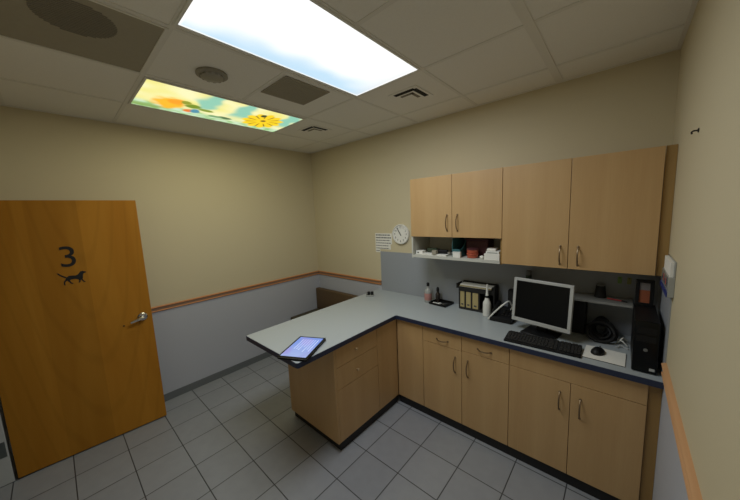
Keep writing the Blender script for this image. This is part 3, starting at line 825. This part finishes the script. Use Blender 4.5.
# canister behind the monitor (on the small shelf)
ZSH = 1.166
r = thing('wall_shelf', 'narrow grey shelf under the right wall cabinet behind the monitor', 'shelf', (3.21, 0, ZSH))
obj('shelf_board', bx(B(), -.36, .315, -.2, -.0065, -.016, 0, .001), 'shelf_grey', r)
for x in (-.3, .27):
    b = B(); prism(b, [(-.0065, -.0165), (-.12, -.0165), (-.0065, -.05)], x-.002, x+.002, 'YZ'); obj('bracket', b, 'bench_leg', r, False)
r = thing('small_canister', 'small grey canister on the shelf peeping over top of the monitor', 'canister', (2.885, -.06, ZSH+.0005))
obj('canister_body', lathe(B(), [(.02, 0), (.022, .003), (.022, .10), (.018, .108)], 18), 'green_dark', r)
obj('canister_lid', lathe(B(), [(.0225, .1082), (.0225, .142), (.016, .146)], 18), 'grey_plastic', r)
r = thing('desk_speaker', 'black tapered canister with grey lid on the shelf right of the monitor', 'canister', (3.352, -.075, ZSH+.0005))
obj('canister_body', lathe(B(), [(.033, 0), (.034, .003), (.026, .085)], 20), 'soft_black', r)
obj('canister_lid', lathe(B(), [(.0255, .0852), (.0255, .094), (.02, .097)], 20), 'grey_plastic', r)
r.name = 'black_canister'
for x, mt, lb in ((3.452, 'tag_green', 'pale green tag on the backsplash, left of two under the right wall cabinet'), (3.502, 'tag_olive', 'pale olive tag on the backsplash, right of two near the framed picture')):
    t = thing('wall_tag', lb, 'tag', (x, -.0065, 1.29), 0, 'small tags under the wall cabinet')
    obj('tag_card', bx(B(), -.011, .011, -.004, -.0005, -.024, .024, .001), mt, t)
    obj('pin', lathe(B(), [(.003, .004), (.003, .008), (.001, .009)], 10, 'Y', (0, 0, .017)), 'bench_leg', t)
r = thing('red_pen', 'red pen lying on the shelf near the black canister', 'pen', (3.44, -.12, ZSH+.0058), -.3)
obj('pen_barrel', lathe(B(), [(.0045, -.05), (.005, -.048), (.005, .03)], 12, 'X'), 'red_ink', r)
obj('pen_cap', lathe(B(), [(.0055, .0302), (.0055, .058), (.003, .06)], 12, 'X'), 'black', r)

# monitor
mo = thing('monitor', 'flat computer monitor with silver bezel and black screen on the worktop', 'monitor', (3.03, -.335, ZC), math.radians(-11))
tilt = Matrix.Translation((0, -.025, .0)) @ Matrix.Rotation(math.radians(-6), 4, 'X')
def T(bm): bmesh.ops.transform(bm, matrix=tilt, verts=bm.verts); return bm
w2, z0, z1 = .198, .07, .404
b = B(); q = .021
for a in ((-w2, w2, z0, z0+.028), (-w2, w2, z1-q, z1), (-w2, -w2+q, z0+.028, z1-q), (w2-q, w2, z0+.028, z1-q)):
    bx(b, a[0], a[1], -.012, .012, a[2], a[3], .0025)
obj('bezel', T(b), 'silver', mo)
obj('screen', T(bx(B(), -w2+q-.001, w2-q+.001, -.006, .008, z0+.027, z1-q+.001)), 'black_gloss', mo, False)
obj('back_shell', T(bx(B(), -w2+.008, w2-.008, .0125, .05, z0+.01, z1-.01, .015, 3)), 'black', mo)
b = B(); bx(b, -.035, .035, .022, .05, .012, .20, .006); obj('stand_neck', b, 'black', mo)
b = bx(B(), -.11, .11, -.075, .10, .0, .014, .006, 3); obj('stand_base', b, 'black', mo)
# keyboard
kb = thing('keyboard', 'black computer keyboard in front of the monitor', 'keyboard', (3.072, -.515, ZC), math.radians(2.5))
b = B(); prism(b, [(-.075, .0), (.075, .0), (.075, .024), (-.075, .012)], -.222, .222, 'YZ', bev=.003); obj('keyboard_body', b, 'black', kb)
b = B(); sl = math.atan2(.012, .15)
for row in range(6):
    y = -.056+row*.0215 + (.004 if row == 5 else 0)
    z = .012+(y+.075)*.08
    if row == 0: xs = [(-.21, -.185), (-.183, -.16), (-.158, -.135), (-.133, -.02), (-.018, .005), (.007, .03), (.035, .053), (.055, .073), (.075, .093)]
    else: xs = [(-.21+i*.0192, -.21+i*.0192+.017) for i in range(13)] + [(.041, .073)] + [(.075, .093)]
    xs += [(.108+i*.0192, .108+i*.0192+.017) for i in range(3)] + [(.1680+i*.0175, .1680+i*.0175+.0155) for i in range(3)]
    for x0, x1 in xs: bx(b, x0, x1, y, y+.018, z, z+.0065, .0012, 1)
obj('keys', b, 'soft_black', kb, False)
# mouse mat and mouse
mm = thing('mouse_mat', 'pale rectangular mouse mat with black underside beside the keyboard', 'mouse mat', (3.403, -.452, ZC), -.03)
obj('mat_base', bx(B(), -.1, .1, -.097, .097, 0, .003, .001), 'black', mm)
obj('mat_surface', bx(B(), -.0995, .0995, -.0965, .0965, .0032, .0055, .0008), 'paper', mm)
ms = thing('mouse', 'black computer mouse on the pale mat', 'mouse', (3.372, -.44, ZC+.006), 1.35)
b = bmesh.new(); bmesh.ops.create_uvsphere(b, u_segments=24, v_segments=14, radius=1)
for v in b.verts:
    v.co = Vector((v.co.x*.055, v.co.y*.034*(1-.12*v.co.x), max(v.co.z, -.02)*.034*(1-.15*v.co.x)+.0008))
obj('mouse_shell', b, 'black', ms)
obj('scroll_wheel', lathe(B(), [(.006, -.003), (.009, -.0015), (.009, .0015), (.006, .003)], 16, 'Y', (.03, 0, .0265)), 'grey_plastic', ms)
# computer tower
tw = thing('computer_tower', 'black computer tower standing at the right end of the worktop', 'computer', (3.576, -.38, ZC))
obj('tower_case', bx(B(), -.05, .05, -.168, .19, .004, .294, .003), 'black', tw)
b = bx(B(), -.052, .052, -.186, -.1685, .002, .296, .007, 3); obj('front_panel', b, 'black_gloss', tw)
b = bx(B(), -.04, .04, -.1885, -.1865, .225, .262, .001); bx(b, -.04, .04, -.1885, -.1865, .18, .215, .001); obj('drive_bays', b, 'black', tw)
obj('power_button', lathe(B(), [(.009, .1868), (.009, .1895), (.006, .190)], 16, 'Y', (.0, 0, .135)), 'grey_plastic', tw)
obj('badge', bx(B(), .02, .042, -.1875, -.1862, .02, .035, .0005), 'silver', tw, False)
for x in (-.035, .035):
    for y in (-.14, .15): obj('foot', lathe(B(), [(.01, 0), (.01, .004)], 12, 'Z', (x, y, 0)), 'soft_black', tw)
# framed picture standing on the tower
pf = thing('picture_frame', 'small black framed orange picture standing on the computer tower', 'picture frame', (3.571, -.235, ZC+.2945))
b = B()
for a in ((-.042, .042, 0, .02), (-.042, .042, .148, .165), (-.042, -.024, .02, .148), (.024, .042, .02, .148)): bx(b, a[0], a[1], -.012, .012, a[2], a[3], .002)
obj('frame', b, 'black', pf)
obj('picture', bx(B(), -.0245, .0245, -.004, .004, .0195, .10), 'orange_pic', pf, False)
obj('picture_top', bx(B(), -.0245, .0245, -.004, .004, .1002, .1485), 'pic_top', pf, False)
obj('easel_leg', bx(B(), -.012, .012, .0125, .028, .0, .10, .002), 'black', pf)
# dark clutter between monitor and tower
def loop_pts(cx, cy, z, rx, rz, n, k0, ph):
    return [(cx+rx*math.cos(2*PI*k/n*k0+ph)*(1-.12*random.random()), cy+.035*math.sin(4*PI*k/n+ph), z+rz*(1+math.sin(2*PI*k/n*k0+ph))) for k in range(n+1)]
r = thing('cable_bundle', 'tangle of black cables on the worktop right of the monitor', 'cables', (3.376, -.165, ZC))
for k in range(7):
    q = spline([(x, y, max(z, .011)) for x, y, z in loop_pts(-.005+.018*math.sin(k*2.1), -.06+.02*k, .011, .08-.006*k, .056-.006*(k % 3), 14, 2, k*1.3)], 4)
    obj('cable_loop', tube(B(), q, .0095, 6), 'black', r)
r = thing('router_box', 'upright black device box on the worktop behind the right side of monitor', 'device', (3.235, -.09, ZC))
obj('device_case', bx(B(), -.045, .045, -.08, .075, .004, .25, .005), 'soft_black', r)
obj('front_plate', bx(B(), -.04, .04, -.0825, -.0805, .015, .24, .001), 'black', r)
for x in (-.03, .03):
    for y in (-.05, .05): obj('foot', lathe(B(), [(.008, 0), (.008, .0035)], 10, 'Z', (x, y, 0)), 'black', r)
cable('white_cable', 'white cable curling on the worktop beside the black tower', [(3.46, -.20, ZC+.006), (3.475, -.215, ZC+.03), (3.49, -.20, ZC+.045), (3.51, -.17, ZC+.02), (3.49, -.12, ZC+.006), (3.468, -.14, ZC+.006), (3.465, -.19, ZC+.02), (3.485, -.225, ZC+.03), (3.512, -.235, ZC+.006)], .004, 'white', 'cable', 'white cables beside the tower')
cable('white_cable', 'thin white cable lying between cable tangle and black tower', [(3.455, -.285, ZC+.005), (3.465, -.28, ZC+.005), (3.475, -.26, ZC+.015), (3.50, -.268, ZC+.005), (3.516, -.28, ZC+.005)], .004, 'silver', 'cable', 'white cables beside the tower')

# ------------------------------------------------------------------ world, camera, view
w = bpy.data.worlds.new('World'); SC.world = w; w.use_nodes = True
w.node_tree.nodes['Background'].inputs['Color'].default_value = (.05, .05, .05, 1)
cam = bpy.data.cameras.new('Camera'); cam.sensor_width = 36; cam.sensor_fit = 'HORIZONTAL'; cam.lens = 283.5608/740*36; cam.clip_start = .02
co = bpy.data.objects.new('Camera', cam); COL.objects.link(co)
yaw, pit, rol = .730987, -.127292, -.0436446
F = Vector((-math.sin(yaw)*math.cos(pit), math.cos(yaw)*math.cos(pit), math.sin(pit)))
R0 = Vector((math.cos(yaw), math.sin(yaw), 0)); U0 = R0.cross(F)
R = R0*math.cos(rol)+U0*math.sin(rol); U = -R0*math.sin(rol)+U0*math.cos(rol)
m = Matrix((R, U, -F)).transposed().to_4x4(); m.translation = (3.44815, -2.64673, 1.834663)
co.matrix_world = m
SC.camera = co
SC.view_settings.view_transform = 'Standard'; SC.view_settings.look = 'None'
SC.view_settings.exposure = 0; SC.view_settings.gamma = 1; SC.view_settings.use_curve_mapping = False
